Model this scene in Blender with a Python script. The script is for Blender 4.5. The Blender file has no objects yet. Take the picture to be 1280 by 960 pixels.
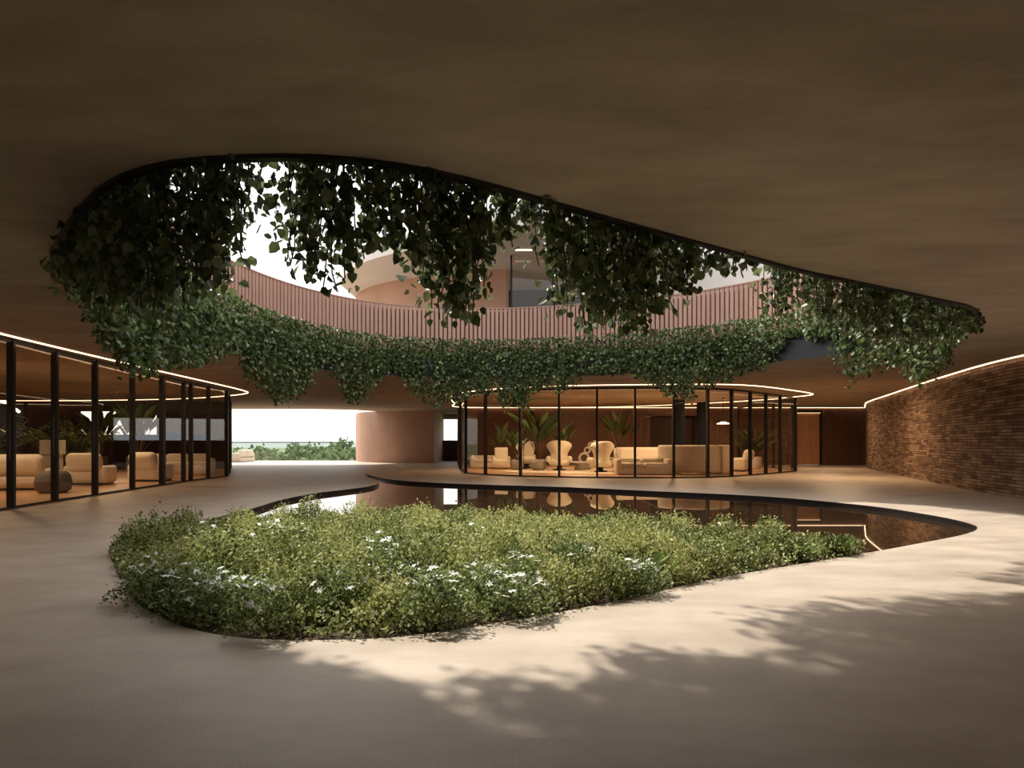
import bpy, bmesh, math, random
import numpy as np
from mathutils import Vector, Matrix
from mathutils.geometry import tessellate_polygon

SC = bpy.context.scene
COL = SC.collection
PI = math.pi

# ------------------------------------------------------------------ camera, sky, sun, exposure
H = 1.2            # eye height
F = 800.0          # focal length in pixels of a 1280 wide frame
cam_d = bpy.data.cameras.new('camera'); cam = bpy.data.objects.new('camera', cam_d); COL.objects.link(cam)
cam.location = (0, 0, H); cam.rotation_euler = (PI/2, 0, 0)
cam_d.sensor_width = 36; cam_d.lens = 36*F/1280; cam_d.shift_y = 73/1280
cam_d.clip_start = .05; cam_d.clip_end = 6000
SC.camera = cam

W = bpy.data.worlds.new('world'); SC.world = W; W.use_nodes = True
wn = W.node_tree; wn.nodes.clear()
wo = wn.nodes.new('ShaderNodeOutputWorld'); wb = wn.nodes.new('ShaderNodeBackground')
sk = wn.nodes.new('ShaderNodeTexSky'); sk.sky_type = 'NISHITA'; sk.sun_disc = False
sk.sun_elevation = math.radians(52); sk.sun_rotation = math.radians(-45); sk.dust_density = 4; sk.air_density = 1.0
wm = wn.nodes.new('ShaderNodeMixRGB'); wm.inputs[0].default_value = .72; wm.inputs[2].default_value = (5.2, 5.0, 4.7, 1)
wn.links.new(sk.outputs[0], wm.inputs[1]); wn.links.new(wm.outputs[0], wb.inputs[0]); wn.links.new(wb.outputs[0], wo.inputs[0])
wb.inputs[1].default_value = .34

sun_d = bpy.data.lights.new('sun', 'SUN'); sun_d.energy = 5.2; sun_d.angle = math.radians(1.7); sun_d.color = (1, .93, .82)
sun = bpy.data.objects.new('sun', sun_d); COL.objects.link(sun); sun.location = (-20, 30, 40)
sun.rotation_euler = Vector((.50, -.50, -1)).to_track_quat('-Z', 'Y').to_euler()

SC.view_settings.view_transform = 'Standard'; SC.view_settings.look = 'None'
SC.view_settings.gamma = 1; SC.view_settings.use_curve_mapping = False
SC.view_settings.exposure = 0.0
try:
    SC.cycles.use_denoising = True
    SC.cycles.max_bounces = 8; SC.cycles.diffuse_bounces = 5; SC.cycles.glossy_bounces = 4
    SC.cycles.transparent_max_bounces = 16; SC.cycles.sample_clamp_indirect = 6
    SC.cycles.caustics_reflective = False; SC.cycles.caustics_refractive = False
except Exception:
    pass

# ------------------------------------------------------------------ helpers
def spot(px, py, z=0.0):
    """the point of height z that the photograph shows at (px, py)"""
    d = (z-H)*F/(553-py)
    return Vector(((px-640)/F*d, d, z))
def at(px, Y): return (px-640)/F*Y

def catmull(P, n=8, closed=True):
    out = []; m = len(P)
    rng = range(m) if closed else range(m-1)
    for i in rng:
        if closed: p0, p1, p2, p3 = P[i-1], P[i], P[(i+1) % m], P[(i+2) % m]
        else: p0, p1, p2, p3 = P[max(i-1, 0)], P[i], P[i+1], P[min(i+2, m-1)]
        for k in range(n):
            t = k/n
            # centripetal style with uniform weights kept gentle
            out.append(tuple(.5*((2*b)+(-a+c)*t+(2*a-5*b+4*c-d)*t*t+(-a+3*b-3*c+d)*t**3)
                             for a, b, c, d in zip(p0, p1, p2, p3)))
    if not closed: out.append(tuple(P[-1]))
    return out
def resample(P, step, closed=True):
    Q = [np.array(p, float) for p in P]
    if closed: Q.append(Q[0])
    seg = [np.linalg.norm(Q[i+1]-Q[i]) for i in range(len(Q)-1)]
    L = sum(seg); n = max(3, int(round(L/step))); out = []
    cum = np.concatenate([[0], np.cumsum(seg)])
    for k in range(n if closed else n+1):
        s = min(L*k/n, L-1e-9); i = int(np.searchsorted(cum, s, 'right')-1); i = min(i, len(seg)-1)
        out.append(tuple(Q[i]+(Q[i+1]-Q[i])*((s-cum[i])/max(seg[i], 1e-9))))
    return out
def area2(P): return sum(P[i-1][0]*P[i][1]-P[i][0]*P[i-1][1] for i in range(len(P)))
def normals(P, closed=True):
    """outward normals for a closed counter-clockwise outline / right-hand normals for an open path"""
    m = len(P); N = []
    s = 1
    if closed and area2(P) < 0: s = -1
    for i in range(m):
        a = P[i-1] if (closed or i > 0) else P[i]; b = P[(i+1) % m] if (closed or i < m-1) else P[i]
        dx, dy = b[0]-a[0], b[1]-a[1]; l = math.hypot(dx, dy) or 1
        N.append((s*dy/l, -s*dx/l))
    return N
def offset(P, d, closed=True):
    return [(p[0]+n[0]*d, p[1]+n[1]*d) for p, n in zip(P, normals(P, closed))]

def link(name, me, mats=None, parent=None):
    o = bpy.data.objects.new(name, me); COL.objects.link(o)
    if mats is not None:
        for m in (mats if isinstance(mats, (list, tuple)) else [mats]): me.materials.append(m)
    if parent is not None: o.parent = parent
    return o
def mesh_of(name, V, Fc, smooth=False):
    me = bpy.data.meshes.new(name); me.from_pydata([tuple(v) for v in V], [], [tuple(f) for f in Fc]); me.update()
    if smooth: me.polygons.foreach_set('use_smooth', [True]*len(me.polygons))
    return me
def bm_obj(name, bm, mats, parent=None, smooth=False):
    me = bpy.data.meshes.new(name); bmesh.ops.recalc_face_normals(bm, faces=bm.faces); bm.to_mesh(me); bm.free()
    if smooth: me.polygons.foreach_set('use_smooth', [True]*len(me.polygons))
    return link(name, me, mats, parent)
def structure(o, label=None, cat=None):
    o['kind'] = 'structure'
    if label: o['label'] = label
    if cat: o['category'] = cat
    return o
def tag(o, label, cat, group=None, kind=None):
    o['label'] = label; o['category'] = cat
    if group: o['group'] = group
    if kind: o['kind'] = kind
    return o
def thing(name, label, cat, loc=(0, 0, 0), rz=0, group=None):
    o = bpy.data.objects.new(name, None); COL.objects.link(o); o.location = loc; o.rotation_euler = (0, 0, rz)
    o.empty_display_size = .2
    return tag(o, label, cat, group)
def dup(root, loc, rz, label=None, group=None, scale=None):
    r = root.copy(); COL.objects.link(r); r.location = loc; r.rotation_euler = (0, 0, rz)
    if scale is not None: r.scale = scale if hasattr(scale, '__len__') else (scale,)*3
    if label: r['label'] = label
    if group: r['group'] = group
    for ch in list(root.children):
        c = ch.copy(); COL.objects.link(c); c.parent = r
        for g in list(ch.children):
            d = g.copy(); COL.objects.link(d); d.parent = c
    return r

def box(bm, x0, x1, y0, y1, z0, z1, M=None, bev=0, seg=3):
    r = bmesh.ops.create_cube(bm, size=1)
    vs = r['verts']
    for v in vs:
        v.co = Vector((x0+(v.co.x+.5)*(x1-x0), y0+(v.co.y+.5)*(y1-y0), z0+(v.co.z+.5)*(z1-z0)))
    if bev:
        es = list({e for v in vs for e in v.link_edges})
        rr = bmesh.ops.bevel(bm, geom=es, offset=bev, segments=seg, affect='EDGES', profile=.5)
        vs = list({v for f in rr['faces'] for v in f.verts} | {v for v in vs if v.is_valid})
    if M is not None:
        for v in vs: v.co = M @ v.co
    return vs
def tube(bm, path, r, n=6, cap=True):
    path = [Vector(p) for p in path]; rings = []
    rad = r if hasattr(r, '__len__') else [r]*len(path)
    for i, p in enumerate(path):
        t = (path[min(i+1, len(path)-1)]-path[max(i-1, 0)]).normalized()
        a = t.orthogonal().normalized() if i == 0 else (a-t*a.dot(t)).normalized()
        b = t.cross(a)
        rings.append([bm.verts.new(p+(a*math.cos(2*PI*k/n)+b*math.sin(2*PI*k/n))*rad[i]) for k in range(n)])
    for A, B in zip(rings, rings[1:]):
        for k in range(n): bm.faces.new((A[k], A[(k+1) % n], B[(k+1) % n], B[k]))
    if cap:
        bm.faces.new(rings[0][::-1]); bm.faces.new(rings[-1])
def lathe(bm, prof, n=24, c=(0, 0, 0), sx=1, sy=1):
    rings = []
    for r, z in prof:
        if r < 1e-4: rings.append([bm.verts.new((c[0], c[1], c[2]+z))])
        else: rings.append([bm.verts.new((c[0]+r*sx*math.cos(2*PI*k/n), c[1]+r*sy*math.sin(2*PI*k/n), c[2]+z)) for k in range(n)])
    for A, B in zip(rings, rings[1:]):
        for k in range(n):
            k2 = (k+1) % n
            if len(A) == 1 and len(B) == 1: continue
            if len(A) == 1: bm.faces.new((A[0], B[k2], B[k]))
            elif len(B) == 1: bm.faces.new((A[k], A[k2], B[0]))
            else: bm.faces.new((A[k], A[k2], B[k2], B[k]))
def sweep(bm, path, prof, closed=False):
    """sweep a (offset, z) outline along a plan path; closed outline profile"""
    N = normals(path, closed); rings = []
    for p, n in zip(path, N):
        rings.append([bm.verts.new((p[0]+n[0]*u, p[1]+n[1]*u, z)) for u, z in prof])
    m = len(prof); cnt = len(rings)
    for i in range(cnt if closed else cnt-1):
        A, B = rings[i], rings[(i+1) % cnt]
        for k in range(m): bm.faces.new((A[k], A[(k+1) % m], B[(k+1) % m], B[k]))
    if not closed: bm.faces.new(rings[0][::-1]); bm.faces.new(rings[-1])
def slab(name, outer, holes, z0, z1, mats, side_slot=0):
    loops = [outer]+holes; V = []; Fc = []; idx = 0
    polys = [[Vector((p[0], p[1], 0)) for p in L] for L in loops]
    tris = tessellate_polygon(polys)
    flat = [p for L in loops for p in L]; n = len(flat)
    V = [(p[0], p[1], z1) for p in flat]+[(p[0], p[1], z0) for p in flat]
    for a, b, c in tris:
        A, B, C = flat[a], flat[b], flat[c]
        s = (B[0]-A[0])*(C[1]-A[1])-(B[1]-A[1])*(C[0]-A[0])
        if abs(s) < 1e-10: continue
        if s > 0: Fc.append((a, b, c)); Fc.append((n+c, n+b, n+a))
        else: Fc.append((a, c, b)); Fc.append((n+b, n+c, n+a))
    k = 0
    for j, L in enumerate(loops):
        m = len(L); ccw = area2(L) > 0
        if j > 0: ccw = not ccw
        for i in range(m):
            a, b = k+i, k+(i+1) % m
            Fc.append((a, n+a, n+b, b) if ccw else (b, n+b, n+a, a))
        k += m
    return link(name, mesh_of(name, V, Fc), mats)

# ------------------------------------------------------------------ materials
def mat(name, base=(.5, .5, .5), rough=.6, metal=0, spec=.5, emit=None, est=0):
    m = bpy.data.materials.new(name); m.use_nodes = True; nt = m.node_tree; b = nt.nodes['Principled BSDF']
    b.inputs['Base Color'].default_value = (*base, 1); b.inputs['Roughness'].default_value = rough
    b.inputs['Metallic'].default_value = metal; b.inputs['Specular IOR Level'].default_value = spec
    if emit: b.inputs['Emission Color'].default_value = (*emit, 1); b.inputs['Emission Strength'].default_value = est
    return m
def noisy(name, c1, c2, scale=3, rough=.6, bump=.1, detail=8, bscale=None, spec=.4, stretch=(1, 1, 1), rr=None):
    m = mat(name, c1, rough, spec=spec); nt = m.node_tree; b = nt.nodes['Principled BSDF']; N = nt.nodes.new; L = nt.links.new
    tc = N('ShaderNodeTexCoord'); mp = N('ShaderNodeMapping'); mp.inputs['Scale'].default_value = stretch
    L(tc.outputs['Object'], mp.inputs[0])
    n = N('ShaderNodeTexNoise'); n.inputs['Scale'].default_value = scale; n.inputs['Detail'].default_value = detail
    n.inputs['Roughness'].default_value = .62
    L(mp.outputs[0], n.inputs['Vector'])
    r = N('ShaderNodeValToRGB'); r.color_ramp.elements[0].position = .3; r.color_ramp.elements[1].position = .7
    r.color_ramp.elements[0].color = (*c1, 1); r.color_ramp.elements[1].color = (*c2, 1)
    L(n.outputs[0], r.inputs[0]); L(r.outputs[0], b.inputs['Base Color'])
    if bump:
        n2 = N('ShaderNodeTexNoise'); n2.inputs['Scale'].default_value = bscale or scale*6; n2.inputs['Detail'].default_value = 6
        L(mp.outputs[0], n2.inputs['Vector'])
        bp = N('ShaderNodeBump'); bp.inputs['Strength'].default_value = bump; bp.inputs['Distance'].default_value = .02
        L(n2.outputs[0], bp.inputs['Height']); L(bp.outputs[0], b.inputs['Normal'])
    if rr:
        mr = N('ShaderNodeMapRange'); mr.inputs['To Min'].default_value = rr[0]; mr.inputs['To Max'].default_value = rr[1]
        L(n.outputs[0], mr.inputs[0]); L(mr.outputs[0], b.inputs['Roughness'])
    return m
def leafmat(name, cols, trans=.25, rough=.45):
    m = bpy.data.materials.new(name); m.use_nodes = True; nt = m.node_tree; N = nt.nodes.new; L = nt.links.new
    b = nt.nodes['Principled BSDF']; out = nt.nodes['Material Output']
    g = N('ShaderNodeNewGeometry'); r = N('ShaderNodeValToRGB')
    els = r.color_ramp.elements
    while len(els) < len(cols): els.new(.5)
    for i, c in enumerate(cols):
        els[i].position = i/(len(cols)-1); els[i].color = (*c, 1)
    L(g.outputs['Random Per Island'], r.inputs[0]); L(r.outputs[0], b.inputs['Base Color'])
    b.inputs['Roughness'].default_value = rough; b.inputs['Specular IOR Level'].default_value = .45
    t = N('ShaderNodeBsdfTranslucent'); mx = N('ShaderNodeMixShader'); mx.inputs[0].default_value = trans
    L(r.outputs[0], t.inputs[0]); L(b.outputs[0], mx.inputs[1]); L(t.outputs[0], mx.inputs[2]); L(mx.outputs[0], out.inputs[0])
    return m
def glassmat(name, tint=(.9, .85, .8), refl=1.0):
    m = bpy.data.materials.new(name); m.use_nodes = True; nt = m.node_tree; nt.nodes.clear(); N = nt.nodes.new; L = nt.links.new
    o = N('ShaderNodeOutputMaterial'); t = N('ShaderNodeBsdfTransparent'); t.inputs[0].default_value = (*tint, 1)
    g = N('ShaderNodeBsdfGlossy'); g.inputs['Roughness'].default_value = .01; g.inputs[0].default_value = (refl, refl, refl, 1)
    lw = N('ShaderNodeLayerWeight'); lw.inputs[0].default_value = .5
    pw = N('ShaderNodeMath'); pw.operation = 'POWER'; pw.inputs[1].default_value = 4.5; L(lw.outputs['Facing'], pw.inputs[0])
    f = N('ShaderNodeMapRange'); f.inputs['To Min'].default_value = .025; f.inputs['To Max'].default_value = .5; L(pw.outputs[0], f.inputs[0]); mx = N('ShaderNodeMixShader')
    L(f.outputs[0], mx.inputs[0]); L(t.outputs[0], mx.inputs[1]); L(g.outputs[0], mx.inputs[2]); L(mx.outputs[0], o.inputs[0])
    return m

M = {}
M['floor'] = noisy('floor_concrete', (.40, .328, .258), (.60, .512, .418), 1.1, .5, .16, 15, 60, .4, (1, 1.8, 1), rr=(.36, .64))
M['ceiling'] = noisy('ceiling_plaster', (.315, .248, .186), (.465, .376, .292), .8, .85, .6, 14, 4, .15, (1, 2.4, 1))
M['walnut'] = noisy('walnut_panel', (.125, .062, .040), (.175, .090, .058), 2, .5, .05, 6, 10, .35, (6, 6, .4))
M['concrete_brown'] = noisy('rose_render', (.42, .26, .19), (.50, .32, .235), .9, .8, .1, 8, 12, .2)
M['slat'] = noisy('terracotta_slat', (.50, .295, .225), (.60, .37, .29), 1.2, .6, .04, 5, 12, .3, (5, 5, .5))
M['slat_back'] = mat('slat_backing', (.22, .12, .09), .8)
M['pale'] = noisy('pale_plaster', (.62, .60, .58), (.70, .68, .65), .8, .8, .05)
M['metal'] = mat('dark_bronze_metal', (.022, .018, .016), .4, .6)
M['fascia'] = mat('graphite_metal', (.06, .062, .068), .38, .8)
M['timber_floor'] = noisy('warm_timber_floor', (.50, .29, .15), (.62, .38, .21), 1.2, .35, .03, 5, 20, .5, (1, 8, 1))
M['boucle'] = noisy('cream_boucle', (.74, .66, .53), (.82, .74, .61), 20, .95, .25, 3, 120, .1)
M['taupe'] = noisy('taupe_fabric', (.42, .35, .28), (.5, .42, .34), 20, .95, .2, 3, 90, .1)
M['darkfab'] = noisy('grey_felt', (.16, .145, .13), (.21, .19, .17), 20, .95, .2, 3, 90, .1)
M['rug'] = noisy('cream_rug', (.66, .56, .42), (.74, .64, .50), 8, 1, .3, 4, 80, .1)
M['stone_pot'] = noisy('ribbed_stone', (.30, .26, .22), (.42, .37, .31), 6, .8, .15)
M['darkpot'] = noisy('dark_stone', (.12, .11, .10), (.18, .165, .15), 6, .6, .15)
M['whitepot'] = noisy('pale_stone', (.55, .50, .44), (.64, .58, .51), 6, .7, .1)
M['soil'] = noisy('soil', (.045, .03, .018), (.09, .06, .035), 12, 1, .5)
M['basin'] = noisy('dark_basin', (.03, .02, .014), (.05, .034, .022), 4, .6, .1)
M['column'] = mat('blue_grey_column', (.010, .013, .017), .8, spec=.1)
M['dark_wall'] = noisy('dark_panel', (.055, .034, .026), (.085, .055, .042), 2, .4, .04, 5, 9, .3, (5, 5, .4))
M['led'] = mat('warm_light_strip', (1, .8, .6), .5, emit=(1, .70, .42), est=3.6)
M['led2'] = mat('warm_light_strip_dim', (1, .8, .6), .5, emit=(1, .66, .38), est=.8)
M['lamp'] = mat('lamp_shade_glow', (1, .9, .75), .5, emit=(1, .85, .62), est=3.5)
M['glass'] = glassmat('room_glass', (.95, .93, .90))
M['clear'] = glassmat('clear_glass', (.95, .96, .95))
M['bark'] = noisy('stem_bark', (.09, .06, .035), (.16, .11, .07), 20, .9, .2)
M['vine_near'] = leafmat('leaf_near', [(.038, .055, .022), (.080, .105, .040), (.13, .17, .065), (.28, .30, .16)], .42, .35)
M['vine_far'] = leafmat('leaf_far', [(.028, .050, .014), (.060, .105, .026), (.125, .19, .055), (.32, .38, .18)], .28, .42)
M['leaf_a'] = leafmat('leaf_olive', [(.07, .10, .028), (.19, .235, .06), (.42, .46, .17), (.66, .66, .36)], .3, .55)
M['leaf_b'] = leafmat('leaf_yellow', [(.13, .155, .04), (.36, .39, .11), (.58, .59, .24), (.76, .74, .42)], .35, .55)
M['leaf_c'] = leafmat('leaf_fresh', [(.05, .085, .028), (.14, .21, .06), (.30, .39, .14), (.55, .62, .33)], .35, .5)
M['petal'] = mat('white_petal', (.85, .85, .80), .7)
M['palm'] = leafmat('leaf_palm', [(.03, .06, .018), (.07, .11, .03), (.14, .17, .06)], .3, .4)
M['tree'] = leafmat('leaf_tree', [(.10, .15, .06), (.17, .23, .10), (.25, .32, .16)], .2, .8)
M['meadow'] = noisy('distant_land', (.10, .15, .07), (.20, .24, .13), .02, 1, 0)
M['hill'] = noisy('haze_tinted_blue_ridge', (.32, .38, .46), (.37, .43, .50), .004, 1, 0)  # aerial haze is put into the base colour
M['hill2'] = noisy('haze_tinted_green_ridge', (.20, .26, .25), (.27, .32, .29), .006, 1, 0)  # haze mixed into the green as a paler colour
M['mirror'] = mat('polished_steel', (.7, .62, .55), .15, 1)

# water
def water():
    m = mat('pool_water', (.030, .018, .010), .015, spec=.8); nt = m.node_tree; b = nt.nodes['Principled BSDF']
    b.inputs['IOR'].default_value = 1.6
    n = nt.nodes.new('ShaderNodeTexNoise'); n.inputs['Scale'].default_value = 1.2; n.inputs['Detail'].default_value = 2
    bp = nt.nodes.new('ShaderNodeBump'); bp.inputs['Strength'].default_value = .012; bp.inputs['Distance'].default_value = .05
    nt.links.new(n.outputs[0], bp.inputs['Height']); nt.links.new(bp.outputs[0], b.inputs['Normal'])
    return m
M['water'] = water()
# stacked narrow bricks, laid along UV in metres
def brick():
    m = mat('narrow_brick', (.3, .2, .15), .85, spec=.2); nt = m.node_tree; b = nt.nodes['Principled BSDF']; N = nt.nodes.new; L = nt.links.new
    uv = N('ShaderNodeUVMap'); br = N('ShaderNodeTexBrick'); br.inputs['Scale'].default_value = 1
    br.inputs['Brick Width'].default_value = .46; br.inputs['Row Height'].default_value = .075; br.inputs['Mortar Size'].default_value = .009
    br.inputs['Mortar Smooth'].default_value = .3; br.inputs['Bias'].default_value = -.1
    br.inputs['Color1'].default_value = (.15, .088, .055, 1); br.inputs['Color2'].default_value = (.42, .29, .195, 1)
    br.inputs['Mortar'].default_value = (.06, .038, .026, 1); br.offset = .37; br.offset_frequency = 2; br.squash = 1.4; br.squash_frequency = 3
    L(uv.outputs[0], br.inputs['Vector'])
    n = N('ShaderNodeTexNoise'); n.inputs['Scale'].default_value = 3; n.inputs['Detail'].default_value = 6; L(uv.outputs[0], n.inputs['Vector'])
    mx = N('ShaderNodeMixRGB'); mx.blend_type = 'OVERLAY'; mx.inputs[0].default_value = .7
    L(br.outputs[0], mx.inputs[1]); L(n.outputs[0], mx.inputs[2]); L(mx.outputs[0], b.inputs['Base Color'])
    bw = N('ShaderNodeRGBToBW'); L(br.outputs[0], bw.inputs[0])
    bp = N('ShaderNodeBump'); bp.inputs['Strength'].default_value = 1; bp.inputs['Distance'].default_value = .06
    L(bw.outputs[0], bp.inputs['Height']); L(bp.outputs[0], b.inputs['Normal'])
    return m
M['brick'] = brick()

# ------------------------------------------------------------------ outlines
ZC, ZU = 3.05, 3.52           # ceiling, top of the slab
near_px = [(67, 322), (72, 306), (85, 283), (110, 251), (140, 227), (180, 210), (240, 199), (350, 194), (440, 198), (520, 209), (600, 227),
           (700, 255), (800, 283), (900, 310), (1000, 337), (1100, 358), (1180, 375), (1212, 383), (1223, 395)]
far_px = [(1214, 406), (1180, 417), (1120, 431), (1050, 442), (985, 449), (900, 458), (800, 465), (640, 471), (500, 469), (400, 460), (310, 443),
          (230, 416), (150, 383), (90, 345), (72, 332)]
hole_c = [tuple(spot(x, y, ZC))[:2] for x, y in near_px+far_px]
HOLE = resample(catmull(hole_c, 8), .25)
# pool and planting bed share one opening in the floor
bed_front = [(140, 688), (145, 712), (165, 748), (220, 780), (300, 797), (400, 800), (500, 796), (600, 782), (700, 765), (800, 745), (900, 722), (1000, 705), (1090, 690)]
pool_px = [(1150, 679), (1205, 668), (1222, 660), (1208, 653), (1160, 643), (1080, 631.5), (950, 620), (800, 613), (700, 608.5), (600, 605.5), (520, 602), (483, 598.5), (464, 594.5), (456, 592)]
left_bank = [(460, 596), (471, 600), (472, 604), (460, 608), (430, 612), (390, 617), (350, 625), (310, 637)]
pit_c = [tuple(spot(x, y, 0))[:2] for x, y in bed_front+pool_px+left_bank]+[(-4.75, 9.3), (-4.65, 8.0)]
PIT = resample(catmull(pit_c, 8), .15)
bed_c = [tuple(spot(x, y, 0))[:2] for x, y in bed_front]+[(3.55, 7.35), (2.4, 7.9), (1.2, 8.7), (0, 9.2), (-1.5, 9.5), (-3.0, 9.5), (-4.1, 9.0), (-4.55, 8.0)]
BED = resample(catmull(bed_c, 8), .15)
BED_IN = offset(BED, -.012)

# ------------------------------------------------------------------ setting
X0, X1, Y0 = -26.0, 21.0, -9.0
plan = [(X0, Y0), (X1, Y0), (X1, 42.3), (X0, 42.3)]
structure(slab('floor', plan, [PIT], -.45, 0, M['floor']), 'beige concrete floor sweeping around the pool', 'floor')
plan_c = [(X0, Y0), (X1, Y0), (X1, 42.3), (-7.6, 42.3), (-7.9, 38.6), (-9.0, 36.4), (-11, 35.6), (X0, 35.3)]
structure(slab('ceiling', plan_c, [HOLE], ZC, ZU, M['ceiling']), 'brown plaster ceiling with an organic opening', 'ceiling')
# pool basin, water
basin = slab('pool_basin', offset(PIT, .12), [], -.46, -.42, M['basin']); structure(basin, 'dark basin under the pool', 'pool')
rim = bmesh.new(); sweep(rim, PIT, [(-.015, -.42), (.0, -.42), (.0, -.004), (-.015, -.004)], True)
ro = bm_obj('trim_1', rim, M['metal']); structure(ro, 'dark metal edge of the pool', 'pool edge')
wat = slab('pool_water', offset(PIT, -.02), [], -.20, -.08, M['water'])
tag(wat, 'still dark reflecting water of the curved pool behind the flower bed', 'pool', kind='structure')
bed = slab('planting_bed', BED_IN, [], -.40, -.02, M['soil']); tag(bed, 'dark soil of the planting bed inside the pool edge', 'planting bed', kind='structure')
# dark rim under the ceiling opening and planter fascia
f = bmesh.new(); sweep(f, HOLE, [(-.03, ZC-.03), (.03, ZC-.03), (.03, ZC-.001), (-.0005, ZC-.001), (-.0005, ZU), (-.0005, ZU+.06), (-.03, ZU+.06)], True)
fo = bm_obj('trim_2', f, M['fascia'], smooth=False); structure(fo, 'graphite metal planter rim around the ceiling opening', 'planter rim')
# slatted balustrade round the opening
BAL = resample(offset(HOLE, .55), .125)
bo = thing('slatted_balustrade', 'curved balustrade of upright terracotta slats above the hanging planters', 'balustrade')
s = bmesh.new(); N = normals(BAL)
for p, n in zip(BAL, N):
    a = math.atan2(n[1], n[0]); Mx = Matrix.Translation((p[0], p[1], 0)) @ Matrix.Rotation(a, 4, 'Z')
    box(s, -.035, .035, -.042, .042, ZU+.0, 5.08, Mx)
so = bm_obj('slats', s, M['slat'], bo); s = bmesh.new(); sweep(s, offset(BAL, .06), [(-.012, ZU), (.012, ZU), (.012, 5.0), (-.012, 5.0)], True)
bm_obj('backing_panel', s, M['slat_back'], bo)
s = bmesh.new(); sweep(s, BAL, [(-.05, 5.08), (.07, 5.08), (.07, 5.11), (-.05, 5.11)], True); bm_obj('top_rail', s, M['slat'], bo)

# right brick wall, swept with uv in metres
def uvwall(name, path, z0, z1, th, m, side=1):
    V = []; Fc = []; uvs = []; d = 0; N = normals(path, False)
    L = [0]
    for a, b in zip(path, path[1:]): L.append(L[-1]+math.dist(a, b))
    for p, n in zip(path, N):
        V += [(p[0], p[1], z0), (p[0], p[1], z1), (p[0]+n[0]*th*side, p[1]+n[1]*th*side, z0), (p[0]+n[0]*th*side, p[1]+n[1]*th*side, z1)]
    for i in range(len(path)-1):
        a, b = 4*i, 4*i+4
        Fc += [(a, b, b+1, a+1), (a+2, a+3, b+3, b+2), (a+1, b+1, b+3, a+3), (a, a+2, b+2, b)]
        u0, u1 = L[i], L[i+1]
        uvs += [(u0, z0), (u1, z0), (u1, z1), (u0, z1), (u0, z0), (u0, z1), (u1, z1), (u1, z0)]+[(u0, z1), (u1, z1), (u1, z1+.3), (u0, z1+.3)]+[(u0, z0), (u0, z0-.3), (u1, z0-.3), (u1, z0)]
    e = 4*(len(path)-1)
    Fc += [(0, 1, 3, 2), (e, e+2, e+3, e+1)]; uvs += [(0, 0)]*8
    me = mesh_of(name, V, Fc); uv = me.uv_layers.new(name='UVMap')
    k = 0
    for q in uvs:
        uv.data[k].uv = q; k += 1
    return link(name, me, m)
bw_c = [(9.9, Y0+.1), (9.9, 0), (10.0, 6), (10.4, 10.5), (11.0, 14.2), (11.9, 17.2), (13.1, 20.6), (14.5, 24.4), (16.2, 29), (17.4, 31.4), (18.8, 33.98)]
BW = resample(catmull(bw_c, 8, False), .3, False)
structure(uvwall('wall_right', BW, .001, ZC-.001, .3, M['brick'], 1), 'curving wall of narrow brown bricks', 'wall')

def wall_x(name, xa, xb, y, th, z0, z1, opens, m):
    """a wall along X with rectangular openings (x0,x1,z0,z1)"""
    xs = sorted({xa, xb, *[o[0] for o in opens], *[o[1] for o in opens]}); zs = sorted({z0, z1, *[o[2] for o in opens], *[o[3] for o in opens]})
    bm = bmesh.new()
    for a, b in zip(xs, xs[1:]):
        for c, d in zip(zs, zs[1:]):
            cx, cz = (a+b)/2, (c+d)/2
            if any(o[0] < cx < o[1] and o[2] < cz < o[3] for o in opens): continue
            box(bm, a, b, y, y+th, c, d)
    return bm_obj(name, bm, m)
YB = 34.0
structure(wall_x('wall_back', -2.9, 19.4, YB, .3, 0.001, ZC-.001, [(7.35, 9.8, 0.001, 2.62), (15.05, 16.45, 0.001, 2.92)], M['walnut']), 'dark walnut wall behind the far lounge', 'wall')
# vertical boards on it
b = bmesh.new()
for i in range(150):
    x = -2.75+i*.147
    if 7.2 < x < 9.95 or 14.9 < x < 16.6 or x > 18.6: continue
    box(b, x, x+.09, YB-.03, YB-.001, .06, ZC-.12)
structure(bm_obj('trim_3', b, M['walnut']), 'upright walnut battens on the back wall', 'wall panelling')
# dark recess behind the first opening
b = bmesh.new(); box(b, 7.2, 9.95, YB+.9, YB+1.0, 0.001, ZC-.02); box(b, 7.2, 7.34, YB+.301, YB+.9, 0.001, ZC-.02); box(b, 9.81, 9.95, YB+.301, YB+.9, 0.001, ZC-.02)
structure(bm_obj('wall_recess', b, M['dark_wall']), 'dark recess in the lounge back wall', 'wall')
# lift doors
d1 = structure(link('door_1', None), 'pair of copper coloured doors beside the brick wall', 'door')
b = bmesh.new(); box(b, 15.05, 15.13, YB-.05, YB+.2, .001, 2.92); box(b, 16.37, 16.45, YB-.05, YB+.2, .001, 2.92); box(b, 15.13, 16.37, YB-.05, YB+.2, 2.80, 2.92)
bm_obj('door_frame', b, M['metal'], d1)
copper = noisy('copper_door', (.50, .25, .13), (.58, .31, .17), 2, .35, .03, 4, 8, .5, (5, 5, .4))
for xa, xb in ((15.135, 15.745), (15.755, 16.365)):
    b = bmesh.new(); box(b, xa, xb, YB+.05, YB+.1, .02, 2.79, bev=.01, seg=1); lf = bm_obj('door_leaf', b, copper, d1)
    hx = xb-.06 if xb < 15.8 else xa+.06
    b = bmesh.new(); tube(b, [(hx, YB+.0, .9), (hx, YB+.0, 1.5)], .012); box(b, hx-.008, hx+.008, YB+.0, YB+.06, .95, .97); box(b, hx-.008, hx+.008, YB+.0, YB+.06, 1.43, 1.45)
    bm_obj('door_handle', b, M['mirror'], lf)
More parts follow.
